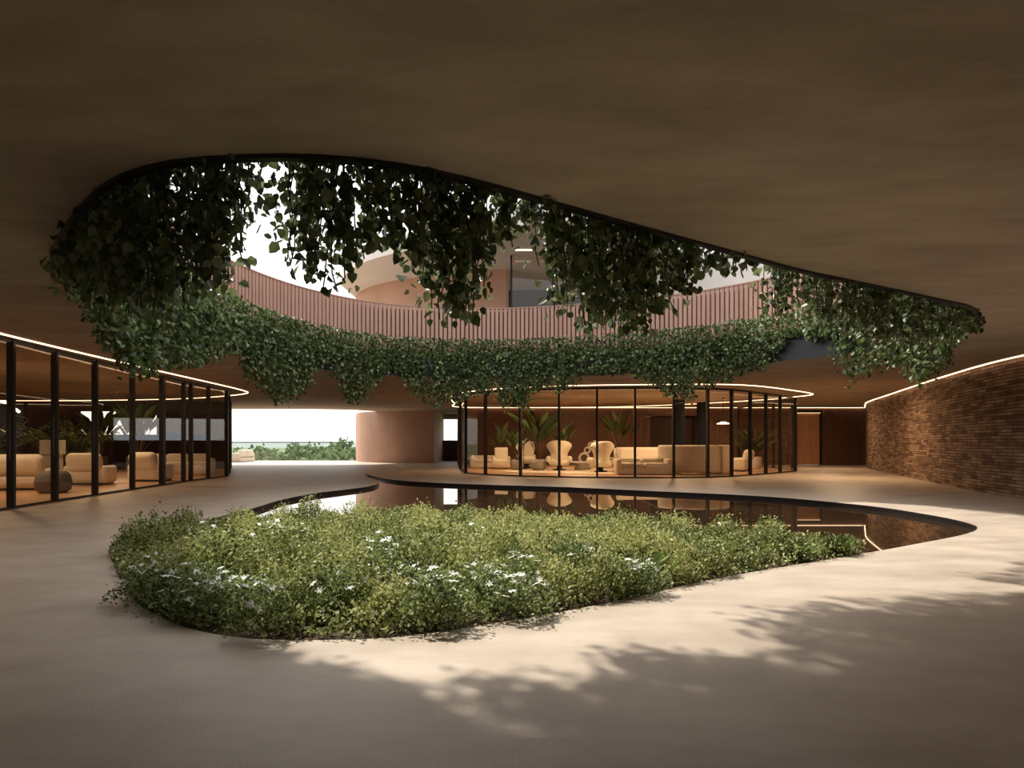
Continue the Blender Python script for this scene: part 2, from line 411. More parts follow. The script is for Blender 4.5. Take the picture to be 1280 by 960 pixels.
b = bmesh.new(); box(b, 15.13, 16.37, YB-.04, YB+.04, 2.74, 2.78); bm_obj('door_light', b, M['led2'], d1)

# left lounge back wall with a ribbon window
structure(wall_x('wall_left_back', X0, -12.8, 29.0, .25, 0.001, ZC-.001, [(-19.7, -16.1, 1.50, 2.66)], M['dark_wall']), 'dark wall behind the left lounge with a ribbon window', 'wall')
for i, (xa, xb) in enumerate(((-19.7, -16.1),)):
    wd = structure(link('window_%d' % (i+1), None), 'ribbon window in the left lounge wall', 'window')
    b = bmesh.new(); box(b, xa, xb, 29.08, 29.12, 1.5, 1.55); box(b, xa, xb, 29.08, 29.12, 2.61, 2.66); box(b, xa, xa+.05, 29.08, 29.12, 1.55, 2.61); box(b, xb-.05, xb, 29.08, 29.12, 1.55, 2.61)
    bm_obj('window_frame', b, M['metal'], wd); b = bmesh.new(); box(b, xa+.05, xb-.05, 29.095, 29.105, 1.55, 2.61); bm_obj('window_pane', b, M['clear'], wd)
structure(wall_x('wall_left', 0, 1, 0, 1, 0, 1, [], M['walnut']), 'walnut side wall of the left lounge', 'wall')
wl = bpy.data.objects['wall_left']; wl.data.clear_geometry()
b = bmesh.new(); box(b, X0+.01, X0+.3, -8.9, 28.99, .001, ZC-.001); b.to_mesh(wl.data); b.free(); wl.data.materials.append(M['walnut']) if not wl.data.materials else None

structure(wall_x('wall_front_added', X0+.31, 9.6, Y0+.05, .3, .001, ZC-.001, [(-20, -14, .4, 2.6)], M['concrete_brown']), 'added rose brown wall behind the viewpoint, blocking sky light', 'wall')  # unseen wall, added to keep sky light off the near ceiling and floor
# round rendered wall beside the view
cw_c = [(-10.3, 42.2), (-9.95, 41), (-9.3, 39.4), (-8.2, 38.2), (-6.7, 37.4), (-4.5, 37.0)]
cw = catmull(cw_c, 6, False)+[(-4.5, 42.2)]
structure(slab('wall_curved', cw, [], .001, ZC-.001, M['concrete_brown']), 'curved rose brown wall beside the open terrace', 'wall')
# drop beam at the edge of the terrace
b = bmesh.new(); box(b, -4.49, 6, 41.9, 42.25, 2.72, ZC-.001); structure(bm_obj('trim_4', b, M['ceiling']), 'edge beam over the terrace', 'beam')
b = bmesh.new(); box(b, -4.49, 4, 41.6, 42.0, .001, 1.33, bev=.01, seg=1); structure(bm_obj('wall_parapet', b, M['dark_wall']), 'dark parapet at the far end of the passage', 'parapet')

# timber floors and rugs of the two lounges
Rg_c = [(-1.78, 24.6), (-.97, 23.4), (.3, 22.35), (1.61, 21.8), (2.86, 21.5), (4.1, 21.35), (5.39, 21.35), (6.6, 21.6), (7.6, 22.15), (8.56, 23.0), (9.5, 23.95), (10.45, 24.95), (11.6, 26.2)]
RG = Rg_c+[(12.0, 27.4), (12.05, 29.5), (11.9, 33.9)]
LGc = [(-8.2, 4.0), (-8.35, 6.2), (-8.55, 8.2), (-8.8, 10.0), (-9.0, 11.5), (-9.18, 12.85), (-9.35, 14.35), (-9.55, 16.1), (-9.7, 17.75), (-9.83, 19.15), (-9.86, 19.65), (-9.92, 20.9), (-9.95, 22.3)]
LG = LGc+[(-10.8, 24.4), (-11.8, 26.7), (-12.75, 28.95)]
structure(slab('floor_lounge_right', RG+[(11.9, 33.95), (-2.85, 33.95)], [], .001, .02, M['timber_floor']), 'warm timber floor of the far lounge', 'floor')
structure(slab('floor_lounge_left', LG+[(-25.6, 28.95), (-25.6, 4.0)], [], .001, .02, M['timber_floor']), 'warm timber floor of the left lounge', 'floor')

# glazed walls
def glazed(name, label, path, wide=()):
    g = thing(name, label, 'glass wall')
    for i, p in enumerate(path):
        q = path[min(i+1, len(path)-1)]; r = path[max(i-1, 0)]; a = math.atan2(q[1]-r[1], q[0]-r[0])
        if True:
            b = bmesh.new(); Mx = Matrix.Translation((p[0], p[1], 0)) @ Matrix.Rotation(a, 4, 'Z')
            w = .075 if i in wide else .035; box(b, -w, w, -.06, .06, .022, ZC-.002, Mx)
            bm_obj('mullion', b, M['metal'], g)
    for i, (p, q) in enumerate(zip(path, path[1:])):
        a = math.atan2(q[1]-p[1], q[0]-p[0]); L = math.dist(p, q); Mx = Matrix.Translation((p[0], p[1], 0)) @ Matrix.Rotation(a, 4, 'Z')
        b = bmesh.new(); box(b, .036, L-.036, -.006, .006, .05, ZC-.06, Mx); bm_obj('glass_pane', b, M['glass'], g)
    b = bmesh.new(); sweep(b, path, [(-.04, .021), (.04, .021), (.04, .05), (-.04, .05)]); bm_obj('sill_rail', b, M['metal'], g)
    b = bmesh.new(); sweep(b, path, [(-.04, ZC-.06), (.04, ZC-.06), (.04, ZC-.003), (-.04, ZC-.003)]); bm_obj('head_rail', b, M['metal'], g)
    return g
glazed('glazed_wall', 'curved floor to ceiling glass wall around the far lounge beyond the pool', [(-2.75, 33.7), (-2.3, 28.6)]+RG[:-1]+[(11.9, 33.6)])
glazed('glazed_wall', 'glass wall with dark bronze mullions along the lounge at left', LG, (8,))
# light strips
def strip(name, path, label, m, closed=False, w=.036, z=ZC):
    b = bmesh.new(); sweep(b, path, [(-w/2, z-.022), (w/2, z-.022), (w/2, z-.001), (-w/2, z-.001)], closed)
    return tag(bm_obj(name, b, m), label, 'light strip')
LR = catmull([(-2.6, 33.4), (-2.7, 30), (-2.4, 25.5), (-1.2, 22.7), (1.2, 21.0), (4.0, 20.4), (6.6, 20.3), (8.1, 20.95), (9.9, 22.6), (11.2, 24.0), (11.6, 24.9), (11.3, 26.2), (10.9, 27.6), (8.6, 30.7), (5.6, 33.0), (2.4, 33.7)], 8, True)
strip('ceiling_light_strip', LR, 'glowing pointed loop of light on the ceiling over the far lounge', M['led'], True)
LL = catmull([(-7.6, 3.5), (-8.0, 6.2), (-8.35, 9), (-8.68, 11.1), (-9.0, 15), (-9.3, 20), (-9.5, 22.4), (-9.9, 23.9), (-11.4, 25.4), (-14, 27), (-18, 28), (-22, 28.2), (-25, 27)], 8, False)
strip('ceiling_light_strip', LL, 'long bright strip of light on the ceiling outside the left glass wall', M['led'])
strip('ceiling_light_strip', [(p[0]-.14, p[1]) for p in LG], 'thin strip of light inside the head of the left glass wall', M['led2'], w=.026)
strip('ceiling_light_strip', [(p[0], p[1]) for p in offset(BW, -.06, False)][8:], 'strip of light where the brick wall meets the ceiling', M['led'])
strip('ceiling_light_strip', [(-2.6, YB-.1), (6, YB-.1), (14, YB-.1), (18.6, YB-.1)], 'strip of light along the top of the walnut back wall', M['led'])

def lamp(loc, e, size, col=(1, .68, .40), sy=None, rot=(0, 0, 0)):
    l = bpy.data.lights.new('fill_downlight', 'AREA'); l.energy = e; l.size = size; l.color = col
    if sy: l.shape = 'RECTANGLE'; l.size_y = sy
    o = bpy.data.objects.new('fill_downlight', l); COL.objects.link(o); o.location = loc; o.rotation_euler = rot
    return o
def fill_downlight(x, y, e, label):  # round fixtures added for warm fill light, no such source is seen
    e = e*(.62 if x < -10 else 1.0)
    t = thing('added_downlight', label, 'added ceiling light', (x, y, ZC-.001))
    b = bmesh.new(); lathe(b, [(.06, -.012), (.075, -.012), (.075, 0), (.06, 0)], 20); bm_obj('trim_ring', b, M['metal'], t)
    b = bmesh.new(); lathe(b, [(0, -.006), (.058, -.006), (.058, -.002), (0, -.002)], 20); bm_obj('diffuser', b, M['led'], t)
    l = lamp((x, y, ZC-.03), e, .3); l.parent = t; l.location = (0, 0, -.03)
for x, y, e, s_ in ((-.3, 27, 90, 'left end of the far lounge'), (2.6, 24.5, 110, 'front of the far lounge behind the glass'), (3.2, 30, 110, 'back of the far lounge near the centre'),
                    (6.4, 25, 120, 'big sofa of the far lounge'), (8.9, 27, 90, 'right end of the big sofa'), (9.6, 31, 60, 'tall plant in the far lounge'),
                    (14.2, 29, 70, 'open floor before the copper doors'), (11.2, 21.5, 110, 'paving at the pointed tip of the light loop'), (-11.6, 14, 110, 'round pouf in the left lounge'), (-12, 18.5, 110, 'armchair of the left lounge'),
                    (-16.5, 16, 110, 'deep part of the left lounge'), (-14.5, 23.5, 90, 'back of the left lounge'), (-13, 9, 90, 'near end of the left lounge')):
    fill_downlight(x, y, e, 'small round added ceiling light over the '+s_)

# ------------------------------------------------------------------ upper storey
ru = catmull([(-6.2, 23.0), (-5.0, 20.6), (-3, 18.9), (0, 16.9), (2.6, 16.4), (4.2, 17.4), (5.0, 20), (5.4, 25)], 8, False)+[(5.4, 40), (-6, 40)]
structure(slab('ceiling_upper', ru, [], 6.9, 7.4, M['pale']), 'pale curved roof over the upper storey', 'roof')
uw = catmull([(-6.6, 27), (-5.9, 24.5), (-4.6, 22.9), (-2.6, 21.8), (-.2, 21.0)], 8, False)
b = bmesh.new(); sweep(b, uw, [(0, ZU+.001), (-.3, ZU+.001), (-.3, 6.899), (0, 6.899)]); structure(bm_obj('wall_upper_left', b, M['concrete_brown']), 'curved rose brown wall of the upper storey', 'wall')
uw2 = catmull([(4.0, 19.6), (6, 19.0), (9, 18.9), (12, 18.0), (16, 16)], 8, False)
b = bmesh.new(); sweep(b, uw2, [(0, ZU+.001), (-.3, ZU+.001), (-.3, 6.85), (0, 6.85)]); structure(bm_obj('wall_upper_right', b, M['pale']), 'pale wall of the upper storey', 'wall')
ug = thing('glazed_wall', 'dark upper storey glazing seen between the hanging vines', 'glass wall')
b = bmesh.new(); box(b, .0, 3.9, 19.5, 19.52, ZU+.05, 6.85); bm_obj('glass_pane', b, M['glass'], ug)
for x in (-.05, 1.25, 2.55, 3.85):
    b = bmesh.new(); box(b, x, x+.06, 19.45, 19.57, ZU+.001, 6.89); bm_obj('mullion', b, M['metal'], ug)
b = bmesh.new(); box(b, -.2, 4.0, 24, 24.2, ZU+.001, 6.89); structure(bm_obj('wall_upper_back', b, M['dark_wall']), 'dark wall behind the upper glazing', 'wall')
for k in range(5):
    b = bmesh.new(); box(b, .1+k*.78, .6+k*.78, 18.9, 18.94, 6.87, 6.899)
    tag(bm_obj('soffit_light', b, M['led']), 'short dash of light in the row under the upper roof above the dark glazing', 'light strip', 'soffit light dashes above the upper glazing')

# ------------------------------------------------------------------ beyond the terrace
rl = thing('terrace_railing', 'clear glass railing with a thin dark handrail at the terrace edge', 'railing')
b = bmesh.new(); tube(b, [(-25.5, 41.9, 1.2), (-10.45, 41.9, 1.2)], .03, 8); bm_obj('handrail', b, M['metal'], rl)
for k in range(10):
    x = -25.4+k*1.5; b = bmesh.new(); box(b, x, x+1.47, 41.89, 41.91, .002, 1.17); bm_obj('glass_pane', b, M['clear'], rl)
gx = np.linspace(-900, 700, 50); gy = np.linspace(43, 1500, 50)
rs = np.random.RandomState(3)
def ridge(name, y, x0, x1, base, hts, m, label):
    n = 160; V = []; Fc = []; ph = rs.rand(8)*6
    for i in range(n):
        x = x0+(x1-x0)*i/(n-1); u = (x-x0)/(x1-x0)*10
        h = sum(math.sin(u*f_+p)*a for f_, p, a in zip((.6, 1.1, 2.3, 4.1, 7.7, 13, 21, 33), ph, (.5, .35, .2, .14, .09, .05, .035, .02)))
        h = base+hts*(1+h*.55)
        for j, (dy, fr) in enumerate(((-y*.35, 0), (-y*.2, .35), (-y*.08, .8), (0, 1), (y*.1, .7), (y*.3, 0))):
            V.append((x, y+dy, base+(h-base)*fr+(math.sin(x*.013*(j+1))*hts*.05 if 0 < j < 5 else 0)))
    for i in range(n-1):
        for j in range(5):
            a = i*6+j; Fc.append((a, a+6, a+7, a+1))
    return structure(link(name, mesh_of(name, V, Fc, True), m), label, 'hills')
b = bmesh.new(); vs = [bm_v for bm_v in (b.verts.new((-3000, 42.8, -9)), b.verts.new((2500, 42.8, -9)), b.verts.new((2500, 4500, -12)), b.verts.new((-3000, 4500, -12)))]; b.faces.new(vs)
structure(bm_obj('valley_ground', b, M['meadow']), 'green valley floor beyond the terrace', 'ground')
ridge('distant_hills', 3600, -2600, 1200, -12, 60, M['hill'], 'mountain ridge on the horizon, coloured pale blue for haze')
ridge('distant_hills', 1900, -1500, 600, -12, 14, M['hill2'], 'low green hills with painted haze in front of the mountains')

# ------------------------------------------------------------------ leaves
LEAF = np.array([(0, 0, 0), (-.40, .22, .12), (-.34, .62, .10), (0, 1, -.05), (.34, .62, .10), (.40, .22, .12)])
SLIM = np.array([(0, 0, 0), (-.15, .3, .04), (-.12, .7, .02), (0, 1, -.1), (.12, .7, .02), (.15, .3, .04)])
def leaf_mesh(name, pos, axis, nrm, size, mats, parent=None, shape=LEAF, smooth=False, slots=None):
    pos = np.asarray(pos, float); n = len(pos)
    axis = axis/np.linalg.norm(axis, axis=1, keepdims=True)
    side = np.cross(axis, nrm); side /= np.linalg.norm(side, axis=1, keepdims=True)+1e-9
    up = np.cross(side, axis)
    V = pos[:, None, :]+size[:, None, None]*(shape[None, :, 0, None]*side[:, None, :]+shape[None, :, 1, None]*axis[:, None, :]+shape[None, :, 2, None]*up[:, None, :])
    V = V.reshape(-1, 3); base = (np.arange(n)*6)[:, None]
    Fc = np.concatenate([base+np.array([0, 3, 2, 1]), base+np.array([0, 5, 4, 3])], 1).reshape(-1)
    me = bpy.data.meshes.new(name); me.vertices.add(len(V)); me.vertices.foreach_set('co', V.ravel())
    me.loops.add(len(Fc)); me.loops.foreach_set('vertex_index', Fc.astype(np.int32))
    me.polygons.add(2*n); me.polygons.foreach_set('loop_start', np.arange(0, 8*n, 4, dtype=np.int32))
    if slots is not None: me.polygons.foreach_set('material_index', np.repeat(slots, 2).astype(np.int32))
    me.update(calc_edges=True); me.validate()
    return link(name, me, mats, parent)

# ------------------------------------------------------------------ hanging vines
HP = np.array(HOLE); HN = np.array(normals(HOLE))       # outward normals
rv = np.random.RandomState(11)
def proj(p): return 640+F*p[0]/p[1]
tip_r = int(np.argmax(HP[:, 0])); tip_l = int(np.argmin([proj(p) for p in HP]))
def pick(xa, xb, side, n):
    """n random spots on the opening's edge, seen between two columns of the photo, on its near or far side"""
    ok = []
    for i, p in enumerate(HP):
        x = proj(p)
        # near side: the edge whose outward normal looks to the camera
        # classify by comparing with the middle line of the opening
        mid = np.interp(x, [67, 300, 640, 1000, 1223], [6.6, 8.0, 10.5, 10.3, 9.6])
        is_near = p[1] < mid
        if xa <= x <= xb and is_near == (side == 'near'): ok.append(i)
    if not ok: return []
    return [ok[k] for k in rv.randint(0, len(ok), n)]
def vine(label, xa, xb, side, prof, dens, size, group, top=.35, mats='vine_far', step=.035, keep=1.0):
    xb_ = xb
    probe = pick(xa, xb, side, 1)
    ids = [i for i in range(len(HP)) if xa <= proj(HP[i]) <= xb]
    mids = lambda x: np.interp(x, [67, 300, 640, 1000, 1223], [6.6, 8.0, 10.5, 10.3, 9.6])
    ids = [i for i in ids if (HP[i][1] < mids(proj(HP[i]))) == (side == 'near')]
    if not ids: return
    L = len(ids)*.25; ns = max(2, int(L*dens)); pos = []; stems = bmesh.new()
    c = HP[ids].mean(0)
    for s_ in range(ns):
        i = ids[rv.randint(len(ids))]; t = rv.rand()-.5
        p = HP[i]+(HP[(i+1) % len(HP)]-HP[i])*t; n = HN[i]
        xs = proj(p); yb = np.interp(xs, [a for a, _ in prof], [b_ for _, b_ in prof])
        inn = rv.uniform(.05, .30+.12*(mats == 'vine_near'))
        q = p-n*inn
        zb = H+(553-yb)/F*q[1]
        zb = zb-.04+min(abs(rv.normal(0, .30)), .8)*max(.2, (ZC+.1-zb))*(.55 if xb_ < 300 else .8)
        if zb > ZU-.05 and top <= 0: continue
        path = []
        st = rv.uniform(.0, .45)
        a = p+n*st; path.append((a[0], a[1], ZU+.04+rv.uniform(0, .1)))
        path.append((q[0]*.5+p[0]*.5, q[1]*.5+p[1]*.5, ZU+.12+rv.uniform(0, .12)))
        z = ZU; w = np.array([q[0], q[1]])
        while z > zb:
            path.append((w[0], w[1], z)); z -= .12; w = w+rv.normal(0, .016, 2)
        if len(path) > 2 and s_ % 2 == 0: tube(stems, path, .006, 3, False)
        for A, B in zip(path, path[1:]):
            A = np.array(A); B = np.array(B); d = np.linalg.norm(B-A); k = max(1, int(d/step+rv.rand()))
            for j in range(k):
                if rv.rand() > keep: continue
                pos.append(A+(B-A)*rv.rand()+rv.normal(0, 1, 3)*(.06, .06, .02))
    # bushy crown on the planter
    nt_ = int(L*dens*top*30)
    for s_ in range(nt_):
        i = ids[rv.randint(len(ids))]; p = HP[i]+(HP[(i+1) % len(HP)]-HP[i])*(rv.rand()-.5); n = HN[i]
        u = rv.uniform(-.30, .42); z = ZU+.03+rv.rand()**.8*.60*math.cos((u-.02)*1.7)
        q = p+n*u; pos.append(np.array((q[0], q[1], z)))
    if not pos: return
    pos = np.array(pos); k = len(pos)
    ax = np.stack([rv.normal(0, .55, k), rv.normal(0, .55, k), -np.abs(rv.normal(.8, .35, k))], 1)
    nr = rv.normal(0, 1, (k, 3)); nr[:, 2] += .5
    sz = size*rv.uniform(.55, 1.25, k)
    o = thing('hanging_vine', label, 'vine', (c[0], c[1], ZU), 0, group)
    off = np.array([c[0], c[1], ZU])
    leaf_mesh('foliage', pos-off, ax, nr, sz, M[mats], o)
    bmesh.ops.translate(stems, verts=stems.verts, vec=Vector(-off)); bm_obj('stems', stems, M['bark'], o)
    return o
farprof = [(60, 345), (100, 400), (130, 445), (152, 478), (175, 465), (200, 455), (220, 465), (245, 452), (275, 440), (292, 442), (310, 490), (345, 508), (372, 490), (388, 462), (402, 452), (415, 480), (432, 508), (448, 505), (462, 485),
           (482, 465), (500, 468), (515, 495), (540, 508), (575, 505), (600, 492), (625, 512), (655, 515), (672, 488), (705, 492), (735, 468), (790, 468), (812, 478), (838, 498), (860, 506), (880, 488), (905, 478), (930, 470), (965, 460), (984, 432),
           (988, 424), (1046, 424), (1052, 470), (1070, 488), (1082, 470), (1098, 476), (1120, 455), (1140, 462), (1158, 478), (1168, 492), (1180, 470), (1200, 445), (1222, 410)]
far_list = [(66, 120, 'the far rim at the extreme left tip of the opening'), (120, 185, 'the left rim with a tail touching the left light strip'), (185, 250, 'the left rim hanging over the left glass wall'),
            (250, 296, 'the left rim where the terracotta slats begin'), (296, 390, 'the far rim ending in a wide wedge left of the terrace view'), (390, 470, 'the far rim right above the terrace view'), (470, 512, 'the far rim, short, above the curved rose wall'),
            (512, 612, 'the far rim above the left end of the far lounge'), (612, 670, 'the far rim with long dark tails before the lounge'), (670, 730, 'the far rim above the wing armchairs'), (730, 815, 'the far rim, trimmed short above the middle glass bays'),
            (815, 895, 'the far rim with a pointed tail before the dark column'), (895, 984, 'the far rim above the tip of the light loop'), (984, 1048, 'the bare graphite planter, low top growth only'),
            (1048, 1110, 'the far rim right of the bare planter, thin separate tails'), (1110, 1225, 'the far right tip, its tail crossing the brick wall light')]
for xa, xb, s_ in far_list:
    dens = 42 if xa > 290 and xa < 1040 else 44
    if 1040 < xa < 1110: dens = 24
    vine('green vine on '+s_, xa, xb, 'far', farprof, dens, .082, 'vines on the far planter rim', .40, 'vine_far', .034)
nearprof = [(60, 340), (90, 370), (120, 395), (160, 400), (200, 385), (240, 360), (270, 335), (284, 305), (290, 240), (300, 236), (312, 272), (335, 316), (352, 345), (372, 345), (392, 362), (412, 380), (425, 375), (440, 335), (470, 322), (490, 330), (520, 352), (545, 360), (560, 405), (585, 425),
            (605, 420), (622, 385), (640, 335), (660, 292), (690, 290), (708, 320), (722, 380), (745, 412), (770, 410), (800, 420), (830, 408), (858, 395), (880, 355), (905, 345), (935, 342), (955, 330), (958, 300), (986, 300), (990, 402), (1004, 402), (1008, 372), (1030, 385),
            (1045, 410), (1080, 415), (1120, 430), (1160, 445), (1190, 430), (1215, 405)]
near_list = [(66, 140, 60), (140, 215, 54), (215, 290, 54), (290, 350, 15), (350, 440, 23), (440, 530, 34), (530, 575, 34), (575, 645, 38), (645, 705, 24), (705, 775, 38), (775, 850, 38), (850, 900, 30), (900, 957, 24), (988, 1008, 44), (1008, 1090, 34), (1090, 1160, 40), (1160, 1224, 40)]
near_lab = ['dense dark vine curtain at the left tip of the opening, nearest the left wall', 'dense dark vine curtain hanging left of the terracotta slats', 'dark vine curtain hanging immediately left of the bright patch of sky',
            'sparse large leaved vine with white sky showing between its leaves', 'large leaved vine trailing across the lower end of the bright sky patch', 'dark large leaved vine in front of the upper rose brown wall', 'large leaved vine with loose tails over the balustrade, left of the longest tail',
            'longest large leaved tail reaching the far planter near the middle', 'thin gap-filled vine in front of the upper dashed ceiling light', 'large leaved vine with pale sunlit leaves right of the upper glazing', 'thick dark vine cascade reaching down to the far planter right of centre',
            'dark vine tapering over the right hand slats', 'short sprays of leaves under the ceiling edge against the pale upper wall', 'single slender vine strand crossing the right hand slats', 'dark vine bunch on the near rim above the bare planter',
            'dark vine bunch on the near rim toward the right tip', 'dark vine bunch at the right tip of the opening over the brick wall']
for (xa, xb, dn), lb in zip(near_list, near_lab):
    big = 290 < xa < 960
    vine(lb, xa, xb, 'near', nearprof, dn*(1.35 if not big else 2.0), .086 if big else .078, 'large leaved vines on the near rim', .10, 'vine_near', .046 if big else .048)

# ------------------------------------------------------------------ planting bed
rg = np.random.RandomState(5)
def inside(p, P):
    c = False; x, y = p
    for i in range(len(P)):
        a, b_ = P[i-1], P[i]
        if (a[1] > y) != (b_[1] > y) and x < (b_[0]-a[0])*(y-a[1])/(b_[1]-a[1])+a[0]: c = not c
    return c
BEDs = resample(BED, .4); BED_s = offset(BEDs, -.16)
FLOWER = []
def flower():
    P_ = []; A_ = []; N_ = []; S_ = []
    for q in range(6):
        b_ = q*PI/3; P_.append((0, 0, 0)); A_.append((math.cos(b_), math.sin(b_), .18)); N_.append((-.1*math.cos(b_), -.1*math.sin(b_), 1)); S_.append(.046)
    b = bmesh.new()
    me = leaf_mesh('flower', np.array(P_), np.array(A_), np.array(N_), np.array(S_), M['petal'], None, SLIM*np.array([1.3, 1, 1]))
    bmesh.ops.create_icosphere(b, subdivisions=1, radius=.006); b.from_mesh(me.data); bmesh.ops.remove_doubles(b, verts=b.verts, dist=.0005)
    b.to_mesh(me.data); b.free(); COL.objects.unlink(me); return me
FLOWER.append(flower())
def shrub_proto(name, kind):
    k = {'a': 1500, 'b': 1700, 'c': 500, 'f': 1100}[kind]
    th = rg.rand(k)*2*PI; r = np.sqrt(rg.rand(k)); zz = rg.rand(k)
    hgt = {'a': .36, 'b': .31, 'c': .26, 'f': .36}[kind]; rad = {'a': .27, 'b': .29, 'c': .22, 'f': .25}[kind]
    z = hgt*(np.clip(1-r**2.2, 0, 1))**.5*(.25+.75*zz**.6)+.02
    # lumps
    lump = 1+.24*np.sin(th*3+zz*5)+.18*np.sin(th*5+1); z = z*(1+.22*np.sin(th*4+r*5))+np.where(rg.rand(k) < .08, rg.rand(k)*.10, 0)
    pos = np.stack([np.cos(th)*r*rad*lump, np.sin(th)*r*rad*lump, z], 1)
    ax = np.stack([np.cos(th)*r*.8, np.sin(th)*r*.8, np.full(k, .6)], 1)+rg.normal(0, .35, (k, 3)); nr = rg.normal(0, 1, (k, 3))+np.array([0, 0, .9])
    o = thing(name, 'x', 'shrub')
    st = bmesh.new()
    for j in range(9):
        a = j*PI*2/9+rg.rand(); q = rad*.6
        tube(st, [(0, 0, 0), (math.cos(a)*q*.5, math.sin(a)*q*.5, hgt*.45), (math.cos(a)*q, math.sin(a)*q, hgt*.75)], .004, 3, False)
    if kind == 'c':
        k2 = 260; th2 = rg.rand(k2)*2*PI; p2 = np.stack([np.cos(th2)*rg.rand(k2)*.10, np.sin(th2)*rg.rand(k2)*.10, np.zeros(k2)], 1)
        sl = rg.uniform(.1, .75, k2); a2 = np.stack([np.cos(th2)*sl, np.sin(th2)*sl, np.ones(k2)], 1)
        leaf_mesh('foliage', p2, a2, np.stack([-np.cos(th2), -np.sin(th2), np.full(k2, .3)], 1), rg.uniform(.16, .34, k2), M['leaf_c'], o, np.array([(0, 0, 0), (-.012, .3, 0), (-.010, .7, -.05), (0, 1, -.18), (.010, .7, -.05), (.012, .3, 0)]))
    else:
        leaf_mesh('foliage', pos, ax, nr, rg.uniform(.016, .032, k)*(1.1 if kind == 'a' else .95), M['leaf_b' if kind == 'b' else ('leaf_a' if kind == 'a' else 'leaf_c')], o)
    bm_obj('stems', st, M['bark'], o)
    if kind == 'f':
        for j in range(15):
            a = rg.rand()*2*PI; rr = math.sqrt(rg.rand())*rad*.95
            q = FLOWER[0].copy(); COL.objects.link(q); q.parent = o
            q.location = (math.cos(a)*rr, math.sin(a)*rr, hgt*(1-(rr/rad)**2*.5)+rg.uniform(.01, .06)); q.rotation_euler = (rg.normal(0, .4), rg.normal(0, .4), a); q.scale = (rg.uniform(.7, 1.2),)*3
    return o
protos = {k: [shrub_proto({'a': 'leafy_shrub', 'b': 'leafy_shrub', 'c': 'grass_tuft', 'f': 'flowering_shrub'}[k], k) for _ in range(2)] for k in 'abcf'}
used = {id(p): False for v in protos.values() for p in v}
KN = {'a': ('dark olive low shrub', 'shrub'), 'b': ('yellow green low shrub', 'shrub'), 'c': ('tuft of thin green grass', 'grass'), 'f': ('shrub with white star flowers', 'flowering shrub')}
def zone(x, y):
    px = 640+F*x/y
    v = ('at the front edge' if y < 4.5 else 'just behind the front edge' if y < 5.3 else 'midway into the bed' if y < 6.3 else 'beyond the middle of the bed' if y < 7.4
         else 'near the water' if y < 8.5 else 'at the water edge')
    h = ('left tip' if px < 230 else 'left end' if px < 320 else 'far left of centre' if px < 410 else 'left of centre' if px < 500 else 'centre left' if px < 580 else 'centre' if px < 660
         else 'right of centre' if px < 750 else 'far right of centre' if px < 850 else 'right end' if px < 960 else 'right tip')
    return v+', '+h
def place(kind, x, y, sc):
    p = protos[kind][rg.randint(2)]; lb, ct = KN[kind]; z = zone(x, y); rz = rg.rand()*6.28
    s3 = (sc*rg.uniform(.9, 1.1), sc*rg.uniform(.9, 1.1), sc*rg.uniform(.85, 1.15))
    if not used[id(p)]:
        used[id(p)] = True; o = p; o.location = (x, y, -.02); o.rotation_euler = (0, 0, rz); o.scale = s3
    else: o = dup(p, (x, y, -.02), rz, scale=s3)
    o['label'] = lb+' '+z; o['category'] = ct; o['group'] = {'a': 'olive shrubs', 'b': 'yellow green shrubs', 'c': 'grass tufts', 'f': 'white flowering shrubs'}[kind]+' '+z
# jittered rows
pts = []
y = 3.95
while y < 9.6:
    x = -4.8+rg.rand()*.2
    while x < 4.2:
        q = (x+rg.normal(0, .05), y+rg.normal(0, .05))
        if inside(q, BED_s): pts.append(q)
        x += .36
    y += .33
flower_px = [(225, 705), (238, 712), (300, 708), (262, 700), (265, 716), (205, 690), (185, 700), (250, 655), (340, 657), (372, 655), (480, 680), (492, 690), (505, 700), (470, 670), (545, 722), (540, 715), (600, 698), (612, 705), (650, 695), (648, 712), (690, 718), (700, 722), (715, 684), (785, 690), (800, 692), (825, 698), (855, 692), (735, 676), (930, 676), (1015, 674), (425, 712), (330, 728), (590, 655)]
fl = [tuple(spot(x, y, .32))[:2] for x, y in flower_px]
for q in pts:
    if any(math.dist(q, g) < .2 for g in fl): continue
    n1 = math.sin(q[0]*1.7+1)+math.sin(q[1]*2.1+q[0]*.7)
    u = rg.rand()
    if q[1] > 7.6: k = 'c' if u < .5 else ('b' if u < .8 else 'a')
    elif q[0] > 1.6: k = 'a' if u < .5 else 'c'
    elif n1 > .3: k = 'b' if u < .75 else 'a'
    else: k = 'a' if u < .55 else ('b' if u < .85 else 'c')
    sc = .95 if q[1] < 7.5 else .80
    if q[0] > 1.6: sc = .85
    place(k, q[0], q[1], sc*rg.uniform(.72, 1.22))
for g in fl:
    if inside(g, BED): place('f', g[0], g[1], rg.uniform(.75, 1.0))
# undergrowth
P_ = []
while len(P_) < 60000:
    q = (rg.uniform(-4.8, 4.1), rg.uniform(3.8, 9.6))
    if inside(q, BEDs): P_.append((q[0], q[1], rg.rand()**1.5*.16))
P_ = np.array(P_); k = len(P_)
u = leaf_mesh('undergrowth', P_, np.stack([rg.normal(0, .7, k), rg.normal(0, .7, k), np.full(k, .7)], 1), rg.normal(0, 1, (k, 3))+np.array([0, 0, 1]), rg.uniform(.018, .04, k), M['leaf_a'])
tag(u, 'low mixed green undergrowth filling the flower bed between the shrubs', 'undergrowth', kind='stuff')

